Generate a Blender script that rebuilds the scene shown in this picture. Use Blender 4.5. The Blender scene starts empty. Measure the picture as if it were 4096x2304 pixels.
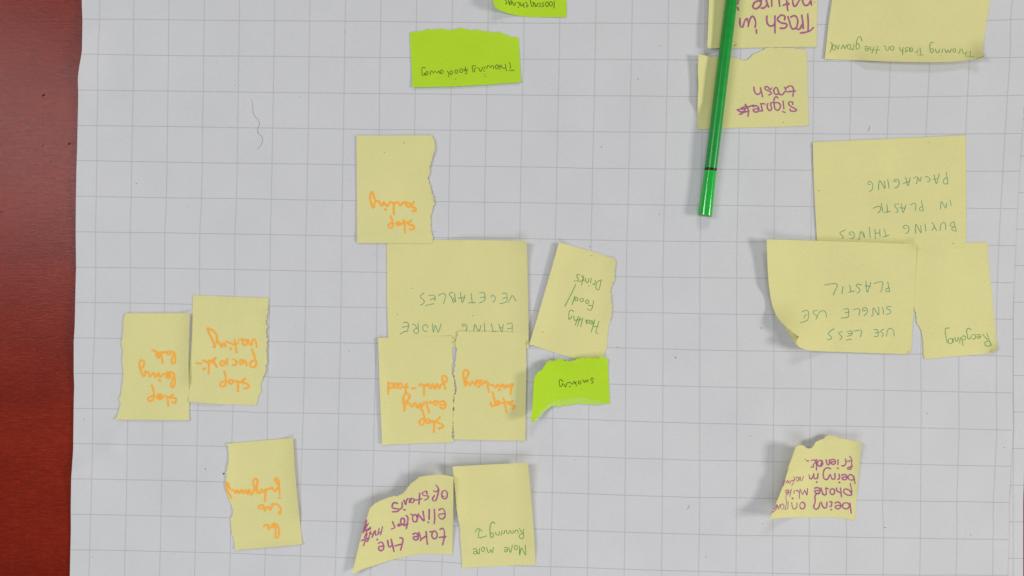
import bpy, math, random
import numpy as np
from mathutils import Vector, noise
from mathutils.geometry import delaunay_2d_cdt

# ------------------------------------------------------------------ camera, world, lights
S = 0.00017            # metres of table per photo pixel
H = 0.55               # camera height above the table
sc = bpy.context.scene
C = sc.collection
cam_d = bpy.data.cameras.new('camera')
cam = bpy.data.objects.new('camera', cam_d); C.objects.link(cam)
cam.location = (0, 0, H); cam.rotation_euler = (0, 0, 0)
cam_d.sensor_width = 36; cam_d.lens = 36 * H / (4096 * S)
cam_d.clip_start = 0.02; cam_d.clip_end = 50
sc.camera = cam

w = bpy.data.worlds.new('World'); sc.world = w; w.use_nodes = True
w.node_tree.nodes['Background'].inputs[0].default_value = (0.95, 0.98, 1.0, 1)
w.node_tree.nodes['Background'].inputs[1].default_value = 0.10

def area(name, loc, target, sx, sy, power, col=(1, 1, 1)):
    d = bpy.data.lights.new(name, 'AREA'); d.shape = 'RECTANGLE'; d.size = sx; d.size_y = sy
    d.energy = power; d.color = col
    o = bpy.data.objects.new(name, d); C.objects.link(o); o.location = loc
    o.rotation_euler = (Vector(target) - Vector(loc)).to_track_quat('-Z', 'Y').to_euler()
    return o
area('ceiling_lamp_right', (1.9, -0.15, 1.2), (0, 0, 0), 0.6, 0.35, 22, (1, 0.97, 0.93))
area('ceiling_lamp_left', (-1.05, 0.32, 1.35), (-0.1, -0.1, 0), 0.35, 0.7, 9.6, (0.96, 0.985, 1.0))
area('ceiling_lamp_far', (0.35, 2.3, 1.9), (0, 0, 0), 1.0, 0.5, 16.5, (1, 0.98, 0.97))
area('added_fill_near', (0.05, -0.95, 0.85), (0, -0.3, 0), 1.1, 0.6, 5.0, (0.97, 0.98, 1.0))  # added wide soft fill, brightens the near side of the sheet; no real lamp

sc.view_settings.view_transform = 'Standard'; sc.view_settings.look = 'None'
sc.view_settings.exposure = 0.0; sc.view_settings.gamma = 1
sc.render.engine = 'CYCLES'

# ------------------------------------------------------------------ helpers
def at(px, py, z):
    """point of the tabletop scene that lies z metres above the table and shows at photo pixel px, py"""
    k = 1 - z / H
    return ((px - 2048) * S * k, -(py - 1152) * S * k, z)

def tag(o, label=None, cat=None, group=None, kind=None):
    if label: o['label'] = label
    if cat: o['category'] = cat
    if group: o['group'] = group
    if kind: o['kind'] = kind
    return o

def mesh_obj(name, verts, faces, mat, parent=None, smooth=True, uv=None):
    me = bpy.data.meshes.new(name); me.from_pydata(verts, [], faces); me.materials.append(mat)
    if uv is not None:
        lay = me.uv_layers.new(name='grid')
        idx = np.zeros(len(me.loops), dtype=np.int32); me.loops.foreach_get('vertex_index', idx)
        lay.data.foreach_set('uv', np.array(uv, dtype=np.float32)[idx].ravel())
    if smooth: me.polygons.foreach_set('use_smooth', [True] * len(me.polygons))
    me.update()
    o = bpy.data.objects.new(name, me); C.objects.link(o)
    if parent: o.parent = parent
    return o

def ease(t):
    t = max(0.0, min(1.0, t)); return t * t * (3 - 2 * t)

def catmull(p, step=7.0):
    if len(p) < 3:
        q = [p[0], p[-1]]
        a, b = q; n = max(1, int(math.dist(a, b) / step))
        return [(a[0] + (b[0] - a[0]) * i / n, a[1] + (b[1] - a[1]) * i / n) for i in range(n + 1)]
    out = []
    for i in range(len(p) - 1):
        p0 = p[i - 1] if i else p[i]; p1 = p[i]; p2 = p[i + 1]; p3 = p[i + 2] if i + 2 < len(p) else p2
        n = max(1, int(math.dist(p1, p2) / step))
        for k in range(n):
            t = k / n
            out.append(tuple(0.5 * (2 * p1[j] + (p2[j] - p0[j]) * t + (2 * p0[j] - 5 * p1[j] + 4 * p2[j] - p3[j]) * t * t
                              + (3 * p1[j] - p0[j] - 3 * p2[j] + p3[j]) * t ** 3) for j in (0, 1)))
    out.append(tuple(p[-1]))
    return out

# ------------------------------------------------------------------ printed grid of the sheet, from its crossings
# column i, row j, photo pixel x, y
G = """0 0 399 77 0 1 391 217 0 2 391 361 0 3 388 503 0 4 387.6 643 0 5 385 786 0 6 382 928 0 7 383 1070 0 8 381 1210 0 9 378 1352
0 10 371 1494 0 11 371 1634 0 12 370 1775 0 13 367 1916 0 14 363 2058 0 15 358 2200
1 0 534 77 1 1 534 220 1 2 533 363 1 3 529 504 1 4 527 646 1 5 525 789 1 6 520 930 1 7 522 1071 1 8 520.5 1212 1 12 509 1778.5 1 13 507 1919 1 14 504 2061 1 15 500 2202
2 0 675 79 2 1 674 222 2 2 672 364 2 3 670 506 2 4 668 648 2 5 666 791 2 6 659 931 2 7 658 1073 2 8 658 1215 2 12 650 1781 2 13 647 1921 2 14 644 2064 2 15 641 2206
3 0 817 81 3 1 814 224 3 2 813 366 3 3 810 508 3 4 809 651 3 5 806 793 3 6 799 934 3 7 798 1076 3 12 788 1783.5 3 13 786 1925 3 14 783 2068 3 15 780.5 2209
4 0 957 82 4 1 955 224 4 2 953 368 4 3 951 510.5 4 4 949 653 4 5 946 794 4 6 939.5 936 4 7 939 1078 4 12 927 1786 4 15 921 2212
5 0 1097.8 83 5 1 1096 225 5 2 1093 370 5 3 1091 512 5 4 1088 655 5 5 1085 797 5 6 1081 938 5 7 1080 1081 5 8 1079.6 1224 5 9 1075 1366 5 10 1072 1508 5 11 1069.6 1651 5 15 1061 2219
6 0 1238.7 84 6 1 1236.5 227 6 2 1235 371 6 3 1233 514 6 4 1230 656 6 5 1228 800 6 6 1223 940.6 6 7 1223 1084 6 8 1222 1226 6 9 1219 1368 6 10 1217 1511 6 11 1213 1652.6 6 12 1208 1797 6 13 1203 1938.5 6 14 1200.5 2082 6 15 1202 2223.6
7 0 1380.4 84.6 7 1 1378 228.7 7 2 1376 373 7 3 1374 516 7 4 1371 659 7 5 1369 802 7 6 1366 944 7 7 1366 1087 7 8 1364 1228 7 9 1362 1371.7 7 10 1358 1513 7 11 1354.7 1654 7 12 1352 1799 7 13 1349 1942 7 14 1346.4 2086 7 15 1343 2229
8 0 1523 85.4 8 1 1520 230 8 2 1518 374.6 8 3 1517 518.8 8 6 1508.5 946 8 7 1508 1089 8 8 1507 1230 8 9 1504.7 1373 8 10 1501 1515 8 11 1497 1656.8 8 12 1494.7 1802.6 8 13 1490.6 1945 8 15 1482.7 2235
9 0 1665.5 87.6 9 1 1664 230.5 9 12 1637 1806 9 13 1633.7 1947 9 15 1624 2241
10 0 1808.7 89.4 10 6 1793.7 950 10 12 1780 1811 10 15 1768.6 2247.7
11 0 1952 91.4 11 6 1937.5 952 11 12 1922 1816 11 15 1910 2258
12 0 2096 92.7 12 1 2095 236.7 12 6 2079.4 954 12 10 2070 1527 12 11 2067 1669 12 13 2063 1966 12 15 2057 2263
13 0 2239 93 13 6 2221 957 13 9 2214.6 1382 13 11 2211 1673
14 0 2383 92 14 1 2380 237 14 2 2378 383 14 3 2373.8 527 14 4 2370.4 673.7 14 5 2368 816 14 6 2364.5 960 14 11 2354.7 1678 14 12 2354 1826.6 14 13 2353 1975 14 14 2351 2123 14 15 2349.7 2271
15 0 2528 93 15 1 2525.5 238 15 2 2522 383.7 15 3 2519.6 528 15 4 2515.5 674.6 15 5 2512 818 15 6 2507 963 15 7 2504.7 1107 15 8 2504 1249 15 9 2503 1392 15 10 2502 1538 15 11 2501.4 1684 15 12 2501.4 1833 15 13 2499.7 1981 15 14 2499 2129 15 15 2497 2276.6
16 0 2673 93.6 16 1 2672 239 16 2 2667 385.4 16 3 2663.8 529 16 4 2660.5 676 16 5 2657 820.4 16 6 2654.7 964.6 16 7 2651 1109 16 8 2652 1251.5 16 9 2652 1395.7 16 10 2651.4 1543 16 11 2651.4 1689 16 12 2649.7 1836.6 16 13 2649 1986 16 14 2648 2133 16 15 2646.4 2281.6
17 0 2819 95.7 17 1 2816 240.5 17 3 2809 530.4 17 4 2805 676 17 5 2802 821 17 6 2800.6 966.3 17 7 2799 1110.6 17 8 2799.7 1254.8 17 9 2799 1400 17 10 2799 1546.5 17 11 2799 1693 17 12 2799.5 1841.6 17 13 2799 1990.7 17 14 2797 2137.5 17 15 2794 2285
18 0 2965 96.5 18 1 2961.5 243 18 3 2956.8 532 18 4 2954 677.4 18 5 2951 822 18 6 2948 967.5 18 9 2948 1403 18 10 2948 1550 18 11 2947 1696 18 12 2946.6 1843 18 13 2946 1990 18 14 2945 2142 18 15 2944 2290
19 6 3096 968.5 19 7 3095.8 1113.4 19 8 3095.8 1258 19 9 3095 1404.5 19 10 3096 1553 19 11 3093.5 1701 19 12 3092.5 1847 19 13 3092 1994.5 19 14 3091 2143 19 15 3090.7 2293
20 0 3259 98 20 1 3254.5 245 20 3 3251.7 535 20 6 3244 970 20 9 3243 1407.5 20 10 3244.7 1555 20 11 3240 1703 20 12 3239 1849 20 13 3237 1996 20 14 3236.6 2144
21 1 3406 246 21 3 3399 536 21 9 3388.7 1411 21 11 3384.6 1705 21 12 3384.6 1853 21 13 3383 1999.4
22 1 3561 244 22 3 3548.4 536 22 9 3535.6 1415.7 22 11 3535 1707.5 22 12 3533 1854.5 22 13 3531 2001.4
23 1 3718.6 239 23 2 3711.5 386.7 23 3 3703.5 536 23 8 3686 1269.6 23 9 3683 1416.5
24 1 3878 232 24 2 3870 384 24 3 3862.5 535.5 24 4 3856 685.6 24 9 3835.8 1421.5 24 10 3835 1567.5 24 11 3837 1715.6 24 12 3831.4 1862 24 13 3827 2006 24 14 3828.3 2156 24 15 3824 2300
25 0 4042.6 79 25 1 4040 230 25 2 4030 382 25 3 4020 535 25 4 4011.5 685 25 5 4002.6 834.8 25 6 3995 982 25 7 3989.6 1130 25 8 3985.8 1276.4 25 9 3986.5 1423.7 25 10 3985 1570 25 11 3987.4 1719.5 25 12 3981 1864 25 13 3973 2009 25 14 3972.4 2158 25 15 3970.6 2301"""
g = np.array([float(v) for v in G.split()]).reshape(-1, 4)

def basis(u, v):
    a = u / 13.0 - 1; b = v / 8.0 - 1
    return np.stack([a ** i * b ** j for i in range(6) for j in range(5) if i + j <= 5], -1)
A_ = basis(g[:, 0], g[:, 1])
cx_, *_ = np.linalg.lstsq(A_, g[:, 2], rcond=None)
cy_, *_ = np.linalg.lstsq(A_, g[:, 3], rcond=None)
rx_ = g[:, 2] - A_ @ cx_; ry_ = g[:, 3] - A_ @ cy_

def sheet_xy(u, v):
    """photo position of the printed grid coordinate u, v (arrays)"""
    uc = np.clip(u, -0.2, 26.0); vc = np.clip(v, -0.7, 15.8)
    def raw(uu, vv):
        B = basis(uu, vv)
        d2 = (uu[:, None] - g[None, :, 0]) ** 2 + (vv[:, None] - g[None, :, 1]) ** 2
        k = np.exp(-d2 / 0.35) + 1e-9
        far = k.sum(1); wgt = np.minimum(1, far * 1.2)
        return B @ cx_ + (k @ rx_) / far * wgt, B @ cy_ + (k @ ry_) / far * wgt
    x, y = raw(uc, vc)
    return x + (u - uc) * 147.0, y + (v - vc) * 146.0

LE = [(327, -900), (327, 0), (330, 83), (328, 199), (325, 224), (317, 265), (311, 315), (313, 373), (312.6, 414), (310.5, 497), (308.5, 600),
      (305.6, 683), (303.5, 807), (302.7, 931), (304.3, 1068), (301, 1200), (299, 1303), (295, 1366), (295, 1490), (297, 1544),
      (295, 1614), (292.8, 1800), (290, 1841), (285, 1911), (283, 2035), (283.6, 2118), (281.6, 2201), (279.5, 2304), (275, 3300)]
RE = [(4140, -900), (4110, 200), (4098, 383), (4087, 535), (4078, 686), (4069, 835), (4062, 983), (4056, 1131), (4050, 1278), (4051, 1424),
      (4050, 1572), (4052, 1721), (4043.6, 1865), (4035, 2008), (4035, 2158), (4030, 2298), (4010, 3300)]

def nz(x, y, s, seed):
    return noise.noise(Vector((x / s, y / s, seed)))

def segd(x, y, ax, ay, bx, by):
    dx, dy = bx - ax, by - ay
    t = max(0, min(1, ((x - ax) * dx + (y - ay) * dy) / (dx * dx + dy * dy)))
    return math.hypot(x - ax - t * dx, y - ay - t * dy)

def zsheet(x, y):
    """height in metres of the upper face of the big sheet"""
    z = 2.0 + 1.5 * nz(x, y, 560, 3.1) + 0.75 * nz(x, y, 210, 7.7) + 0.20 * nz(x, y, 85, 5.7)
    z += 0.25 * nz(x * 0.35, y, 120, 1.2)
    # lifted left border, folded triangle lower left, ripple by the right border
    z += 3.2 * math.exp(-((x - 312) / 75) ** 2) * math.exp(-((y - 240) / 140) ** 2)
    z += 1.7 * math.exp(-((x - 295) / 90) ** 2) * (0.6 + 0.4 * math.sin(y / 95.0))
    z += 2.4 * max(0, 1 - segd(x, y, 250, 1925, 450, 1795) / 75) ** 1.3
    z += 1.5 * max(0, 1 - segd(x, y, 270, 250, 420, 60) / 90)
    z += 1.1 * max(0, 1 - segd(x, y, 3600, 1975, 4060, 1945) / 70)
    z += 0.5 * max(0, 1 - segd(x, y, 395, 240, 440, 90) / 40)
    return z * 0.001

# ------------------------------------------------------------------ materials
def new_mat(name):
    m = bpy.data.materials.new(name); m.use_nodes = True
    nt = m.node_tree; b = nt.nodes['Principled BSDF']
    return m, nt, b

def N(nt, t, **k):
    n = nt.nodes.new(t)
    for a, v in k.items(): setattr(n, a, v)
    return n

def mix(nt, fac, a, b):
    n = N(nt, 'ShaderNodeMix', data_type='RGBA')
    for s, v in ((0, fac), (6, a), (7, b)):
        if isinstance(v, bpy.types.NodeSocket): nt.links.new(v, n.inputs[s])
        else: n.inputs[s].default_value = v if s == 0 else (*v, 1)
    return n.outputs[2]

def math_n(nt, op, a, b=None, c=None):
    n = N(nt, 'ShaderNodeMath', operation=op)
    for i, v in enumerate((a, b, c)):
        if v is None: continue
        if isinstance(v, bpy.types.NodeSocket): nt.links.new(v, n.inputs[i])
        else: n.inputs[i].default_value = v
    return n.outputs[0]

def noise_n(nt, scale, detail=3, vec=None, rough=0.5):
    n = N(nt, 'ShaderNodeTexNoise'); n.inputs['Scale'].default_value = scale
    n.inputs['Detail'].default_value = detail; n.inputs['Roughness'].default_value = rough
    if vec is not None: nt.links.new(vec, n.inputs['Vector'])
    return n.outputs['Fac']

def paper_mat(name, col, fibre=0.05, grid=False, bump=0.12, transl=0.0):
    m, nt, b = new_mat(name)
    tc = N(nt, 'ShaderNodeTexCoord')
    n1 = noise_n(nt, 700, 3, tc.outputs['Object']); n2 = noise_n(nt, 28, 4, tc.outputs['Object'])
    dark = tuple(c * (1 - 2.2 * fibre) for c in col); light = tuple(min(1, c * (1 + fibre)) for c in col)
    f = math_n(nt, 'ADD', math_n(nt, 'MULTIPLY', n1, 0.55), math_n(nt, 'MULTIPLY', n2, 0.45))
    mr = N(nt, 'ShaderNodeMapRange'); nt.links.new(f, mr.inputs[0]); mr.inputs[1].default_value = 0.3; mr.inputs[2].default_value = 0.7
    c = mix(nt, mr.outputs[0], dark, light)
    if grid:
        uv = N(nt, 'ShaderNodeUVMap', uv_map='grid'); sp = N(nt, 'ShaderNodeSeparateXYZ'); nt.links.new(uv.outputs[0], sp.inputs[0])
        brk = noise_n(nt, 1500, 2, tc.outputs['Object'])
        def line(s, half):
            d = math_n(nt, 'ABSOLUTE', math_n(nt, 'SUBTRACT', math_n(nt, 'FRACT', math_n(nt, 'ADD', s, 0.5)), 0.5))
            mm = N(nt, 'ShaderNodeMapRange', interpolation_type='SMOOTHSTEP'); nt.links.new(d, mm.inputs[0])
            mm.inputs[1].default_value = half * 0.45; mm.inputs[2].default_value = half * 1.35
            mm.inputs[3].default_value = 1; mm.inputs[4].default_value = 0
            return mm.outputs[0]
        lh = math_n(nt, 'MULTIPLY', line(sp.outputs['Y'], 0.0125), 0.37); lv = math_n(nt, 'MULTIPLY', line(sp.outputs['X'], 0.0150), 0.28)
        lf = math_n(nt, 'MULTIPLY', math_n(nt, 'MAXIMUM', lh, lv), math_n(nt, 'MULTIPLY_ADD', brk, 0.7, 0.6))
        c = mix(nt, lf, c, (0.17, 0.17, 0.18) if not isinstance(c, tuple) else c)
    nt.links.new(c, b.inputs['Base Color'])
    b.inputs['Roughness'].default_value = 0.78; b.inputs['Specular IOR Level'].default_value = 0.25
    bp = N(nt, 'ShaderNodeBump'); bp.inputs['Strength'].default_value = bump; bp.inputs['Distance'].default_value = 0.0004
    h = math_n(nt, 'ADD', math_n(nt, 'MULTIPLY', n1, 0.5), n2)
    nt.links.new(h, bp.inputs['Height']); nt.links.new(bp.outputs[0], b.inputs['Normal'])
    if transl:
        out = nt.nodes['Material Output']; tr = N(nt, 'ShaderNodeBsdfTranslucent'); nt.links.new(c, tr.inputs[0])
        ms = N(nt, 'ShaderNodeMixShader'); ms.inputs[0].default_value = transl
        nt.links.new(b.outputs[0], ms.inputs[1]); nt.links.new(tr.outputs[0], ms.inputs[2]); nt.links.new(ms.outputs[0], out.inputs[0])
    return m

def ink_mat(name, col, col2, scale=900):
    m, nt, b = new_mat(name); tc = N(nt, 'ShaderNodeTexCoord')
    n = noise_n(nt, scale, 3, tc.outputs['Object'])
    mr = N(nt, 'ShaderNodeMapRange'); nt.links.new(n, mr.inputs[0]); mr.inputs[1].default_value = 0.35; mr.inputs[2].default_value = 0.65
    nt.links.new(mix(nt, mr.outputs[0], col, col2), b.inputs['Base Color'])
    b.inputs['Roughness'].default_value = 0.7; b.inputs['Specular IOR Level'].default_value = 0.2
    return m

WHITE = paper_mat('gridded_paper', (0.66, 0.66, 0.675), 0.025, grid=True, bump=0.25)
YELLOW = paper_mat('pale_yellow_paper', (0.86, 0.81, 0.365), 0.03, transl=0.12)
GREEN = paper_mat('lime_green_paper', (0.55, 0.84, 0.03), 0.03, transl=0.12)
TORN_GREEN = paper_mat('torn_lime_paper_core', (0.52, 0.76, 0.10), 0.06, bump=0.25)
INK = {
    'orange': ink_mat('orange_marker_ink', (1.0, 0.50, 0.085), (1.0, 0.42, 0.05)),
    'purple': ink_mat('purple_marker_ink', (0.52, 0.17, 0.32), (0.36, 0.09, 0.24)),
    'green': ink_mat('green_pen_ink', (0.10, 0.31, 0.06), (0.22, 0.43, 0.11)),
    'teal': ink_mat('teal_pen_ink', (0.08, 0.30, 0.17), (0.20, 0.43, 0.24)),
    'dark': ink_mat('dark_pencil_ink', (0.045, 0.07, 0.012), (0.12, 0.17, 0.02), 1600),
    'speck': ink_mat('dark_speck', (0.10, 0.095, 0.09), (0.16, 0.15, 0.14)),
}

def wood_mat():
    m, nt, b = new_mat('mahogany_wood'); tc = N(nt, 'ShaderNodeTexCoord')
    def mapped(sx, sy):
        mp = N(nt, 'ShaderNodeMapping'); mp.inputs['Scale'].default_value = (sx, sy, 1)
        nt.links.new(tc.outputs['Object'], mp.inputs[0]); return mp.outputs[0]
    big = noise_n(nt, 1.0, 4, mapped(9, 24)); mid = noise_n(nt, 1.0, 5, mapped(90, 700), 0.65); fine = noise_n(nt, 1.0, 3, mapped(260, 2600), 0.6)
    c = mix(nt, big, (0.13, 0.006, 0.0028), (0.38, 0.034, 0.011))
    mr = N(nt, 'ShaderNodeMapRange'); nt.links.new(mid, mr.inputs[0]); mr.inputs[1].default_value = 0.3; mr.inputs[2].default_value = 0.7
    c = mix(nt, math_n(nt, 'MULTIPLY', mr.outputs[0], 0.6), c, (0.11, 0.006, 0.0035))
    mr2 = N(nt, 'ShaderNodeMapRange'); nt.links.new(fine, mr2.inputs[0]); mr2.inputs[1].default_value = 0.56; mr2.inputs[2].default_value = 0.72
    c = mix(nt, math_n(nt, 'MULTIPLY', mr2.outputs[0], 0.55), c, (0.06, 0.010, 0.008))
    mr3 = N(nt, 'ShaderNodeMapRange'); nt.links.new(fine, mr3.inputs[0]); mr3.inputs[1].default_value = 0.42; mr3.inputs[2].default_value = 0.28
    c = mix(nt, math_n(nt, 'MULTIPLY', mr3.outputs[0], 0.4), c, (0.38, 0.10, 0.05))
    nt.links.new(c, b.inputs['Base Color'])
    b.inputs['Roughness'].default_value = 0.27; b.inputs['Specular IOR Level'].default_value = 0.17
    bp = N(nt, 'ShaderNodeBump'); bp.inputs['Strength'].default_value = 0.5; bp.inputs['Distance'].default_value = 0.00015
    nt.links.new(math_n(nt, 'ADD', fine, mid), bp.inputs['Height']); nt.links.new(bp.outputs[0], b.inputs['Normal'])
    return m
WOOD = wood_mat()

def plastic(name, col, rough, coat=0.0, sub=0.0):
    m, nt, b = new_mat(name); tc = N(nt, 'ShaderNodeTexCoord')
    n = noise_n(nt, 260, 4, tc.outputs['Object'])
    nt.links.new(mix(nt, n, tuple(c * 0.85 for c in col), tuple(min(1, c * 1.12) for c in col)), b.inputs['Base Color'])
    rr = N(nt, 'ShaderNodeMapRange'); nt.links.new(n, rr.inputs[0]); rr.inputs[3].default_value = rough * 0.75; rr.inputs[4].default_value = rough * 1.3
    nt.links.new(rr.outputs[0], b.inputs['Roughness'])
    b.inputs['Coat Weight'].default_value = coat; b.inputs['Coat Roughness'].default_value = 0.12
    return m
PEN_G = plastic('green_pen_plastic', (0.007, 0.32, 0.038), 0.28)
CAP_G = plastic('glossy_green_cap_plastic', (0.012, 0.50, 0.05), 0.12, 0.5)
BLACK = plastic('black_plastic', (0.006, 0.006, 0.006), 0.4)
PLUG = plastic('dark_green_plug_plastic', (0.01, 0.10, 0.02), 0.4)

# ------------------------------------------------------------------ table and sheets
def box(name, x0, x1, y0, y1, z0, z1, mat):
    v = [(x0, y0, z0), (x1, y0, z0), (x1, y1, z0), (x0, y1, z0), (x0, y0, z1), (x1, y0, z1), (x1, y1, z1), (x0, y1, z1)]
    f = [(0, 3, 2, 1), (4, 5, 6, 7), (0, 1, 5, 4), (1, 2, 6, 5), (2, 3, 7, 6), (3, 0, 4, 7)]
    return mesh_obj(name, v, f, mat, smooth=False)
tag(box('table_top', -0.9, 0.9, -0.7, 0.7, -0.03, 0.0, WOOD), 'reddish brown wooden table top with fine horizontal grain', kind='structure')

def solid(o, t):
    md = o.modifiers.new('thickness', 'SOLIDIFY'); md.thickness = t; md.offset = -1
    es = o.modifiers.new('crisp_rim', 'EDGE_SPLIT'); es.split_angle = math.radians(45)
    return o

def big_sheet(v0, v1, step):
    vs = np.arange(v0, v1 + 1e-6, step)
    ny = np.array([p[1] for p in LE]); nx = np.array([p[0] for p in LE]); my = np.array([p[1] for p in RE]); mx = np.array([p[0] for p in RE])
    # centre line gives y for each v, then solve u at both borders
    uL = np.full(len(vs), -0.5); uR = np.full(len(vs), 25.5)
    for _ in range(14):
        x, y = sheet_xy(uL, vs); uL -= (x - np.interp(y, ny, nx)) / 143.0
        x, y = sheet_xy(uR, vs); uR -= (x - np.interp(y, my, mx)) / 155.0
    ns = 190
    V = []; UV = []
    for k, v in enumerate(vs):
        u = np.linspace(uL[k], uR[k], ns)
        x, y = sheet_xy(u, np.full(ns, v))
        for a, b_, uu in zip(x, y, u):
            V.append(at(a, b_, zsheet(a, b_))); UV.append((uu, v))
    F = [(r * ns + c, (r + 1) * ns + c, (r + 1) * ns + c + 1, r * ns + c + 1) for r in range(len(vs) - 1) for c in range(ns - 1)]
    return mesh_obj('paper_sheet', V, F, WHITE, uv=UV)
sheet = big_sheet(-4.0, 19.0, 0.125)
solid(sheet, 0.0001)
tag(sheet, 'large white gridded flip chart sheet spread under all the sticky notes', 'paper sheet', 'gridded flip chart sheets')

# second sheet, tucked under the right border of the first
V = []; UV = []; xs = np.linspace(3700, 4093, 16); ys = np.linspace(-600, 3000, 90)
for y in ys:
    for i, x in enumerate(xs):
        xr = 3700 + (x - 3700) * ((4150 - max(0, min(1, (y - 300) / 1700)) * 57 - 3700) / 393)
        z = 0.00045 + 0.00012 * nz(xr, y, 300, 4.4) + 0.0001
        V.append(at(xr, y, z)); UV.append(((xr - 4200) / 147.0 , (y - 624 + 0.003 * (xr - 4075)) / 146.3))
F = [(r * 16 + c, (r + 1) * 16 + c, (r + 1) * 16 + c + 1, r * 16 + c + 1) for r in range(89) for c in range(15)]
sh2 = solid(mesh_obj('paper_sheet', V, F, WHITE, uv=UV), 0.0001)
tag(sh2, 'narrow strip of a second gridded sheet showing beyond the right border of the large one', 'paper sheet', 'gridded flip chart sheets')

# ------------------------------------------------------------------ sticky notes
def jag(pts, rnd, amp):
    out = []
    for i, (x, y) in enumerate(pts):
        a = pts[max(0, i - 1)]; b = pts[min(len(pts) - 1, i + 1)]
        L = math.hypot(b[0] - a[0], b[1] - a[1]) or 1; nxx, nyy = -(b[1] - a[1]) / L, (b[0] - a[0]) / L
        k = 0 if i in (0, len(pts) - 1) else rnd.uniform(-1, 1) * amp + amp * 1.2 * nz(x, y, 13, 9.3)
        out.append((x + nxx * k, y + nyy * k))
    return out

def inside(x, y, poly):
    r = False; j = len(poly) - 1
    for i in range(len(poly)):
        xi, yi = poly[i]; xj, yj = poly[j]
        if (yi > y) != (yj > y) and x < (xj - xi) * (y - yi) / (yj - yi) + xi: r = not r
        j = i
    return r

def fill(poly, zf, name, mat, parent, step=15, thick=0.00011):
    xs = [p[0] for p in poly]; ys = [p[1] for p in poly]
    P = [Vector(p) for p in poly]; n = len(P)
    arr = np.array(poly)
    y = min(ys) + step * 0.5; r = 0
    while y < max(ys):
        x = min(xs) + (step * 0.5 if r % 2 else 0)
        while x < max(xs):
            if inside(x, y, poly) and np.min((arr[:, 0] - x) ** 2 + (arr[:, 1] - y) ** 2) > (step * 0.45) ** 2: P.append(Vector((x, y)))
            x += step
        y += step * 0.87; r += 1
    vo, eo, fo, *_ = delaunay_2d_cdt(P, [(i, (i + 1) % n) for i in range(n)], [list(range(n))], 1, 0.01)
    V = [at(p.x, p.y, zf(p.x, p.y)) for p in vo]
    F = []
    for f in fo:
        a, b, c = (vo[i] for i in f[:3])
        F.append(tuple(f) if (b.x - a.x) * (c.y - a.y) - (b.y - a.y) * (c.x - a.x) < 0 else tuple(reversed(f)))
    return solid(mesh_obj(name, V, F, mat, parent), thick)

def ribbon(strokes, zf, width, name, mat, parent, lift0=0.00005):
    if name == 'handwritten_word' and width < 4: width *= 0.98
    V = []; F = []
    for si, st in enumerate(strokes):
        w0 = width
        if len(st) == 1:
            (x, y) = st[0]; q = [(x - width * 0.12, y), (x + width * 0.12, y + 0.3)]; w0 = width * 1.35
        else: q = catmull(st, 4.0)
        n = len(q); off = lift0 + 0.000006 * (si % 12)
        rows = []
        L = [0]
        for i in range(1, n): L.append(L[-1] + math.dist(q[i], q[i - 1]))
        for i, (x, y) in enumerate(q):
            a = q[max(0, i - 1)]; b = q[min(n - 1, i + 1)]
            l = math.hypot(b[0] - a[0], b[1] - a[1]) or 1; tx, ty = (b[0] - a[0]) / l, (b[1] - a[1]) / l
            ww = w0 * 0.5 * (1 + 0.22 * nz(x, y, 9 + width, 2.0 + si))
            def row(px, py, hw):
                k = len(V)
                for s in (-1, 1):
                    xx, yy = px - ty * hw * s, py + tx * hw * s
                    V.append(at(xx, yy, zf(px, py) + off + 0.00001 * i / n))
                rows.append(k)
            if i == 0:
                for e, hw in ((1, 0.05), (0.85, 0.53), (0.5, 0.87)): row(x - tx * ww * e, y - ty * ww * e, ww * hw)
            row(x, y, ww)
            if i == n - 1:
                for e, hw in ((0.5, 0.87), (0.85, 0.53), (1, 0.05)): row(x + tx * ww * e, y + ty * ww * e, ww * hw)
        for a, b in zip(rows, rows[1:]): F.append((a, b, b + 1, a + 1))
    # faces must look up
    F2 = []
    for f in F:
        a, b, c = (V[i] for i in f[:3])
        F2.append(f if (b[0] - a[0]) * (c[1] - a[1]) - (b[1] - a[1]) * (c[0] - a[0]) > 0 else tuple(reversed(f)))
    o = mesh_obj(name, V, F2, mat, parent, smooth=False)
    return o

def parse(txt, x0, y0, s):
    """'x,y x,y; O cx,cy,rx,ry; ...' in crop coordinates -> strokes in photo pixels"""
    out = []
    for part in txt.split(';'):
        part = part.strip()
        if not part: continue
        if part[0] == 'O':
            a, b, rx, ry = (float(v) for v in part[1:].split(','))
            rn = random.Random(int(a * 7 + b)); ph = rn.uniform(0, 6.28)
            pts = [(a + rx * math.cos(ph + k * math.pi / 4), b + ry * math.sin(ph + k * math.pi / 4)) for k in range(9)]
            pts[-1] = (pts[-1][0] + rx * 0.12, pts[-1][1] - ry * 0.1)
        elif part[0] == 'E':           # a round e seen upside down
            a, b, rx, ry = (float(v) for v in part[1:].split(','))
            pts = [(a + i * rx, b + j * ry) for i, j in ((0.8, -0.05), (-0.85, 0.1), (-0.75, 0.62), (0, 1), (0.85, 0.6), (1, -0.15), (0.55, -0.85), (-0.1, -1), (-0.9, -0.7))]
        else: pts = [tuple(float(v) for v in p.split(',')) for p in part.split()]
        out.append([(x0 + x / s, y0 + y / s) for x, y in pts])
    return out

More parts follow.
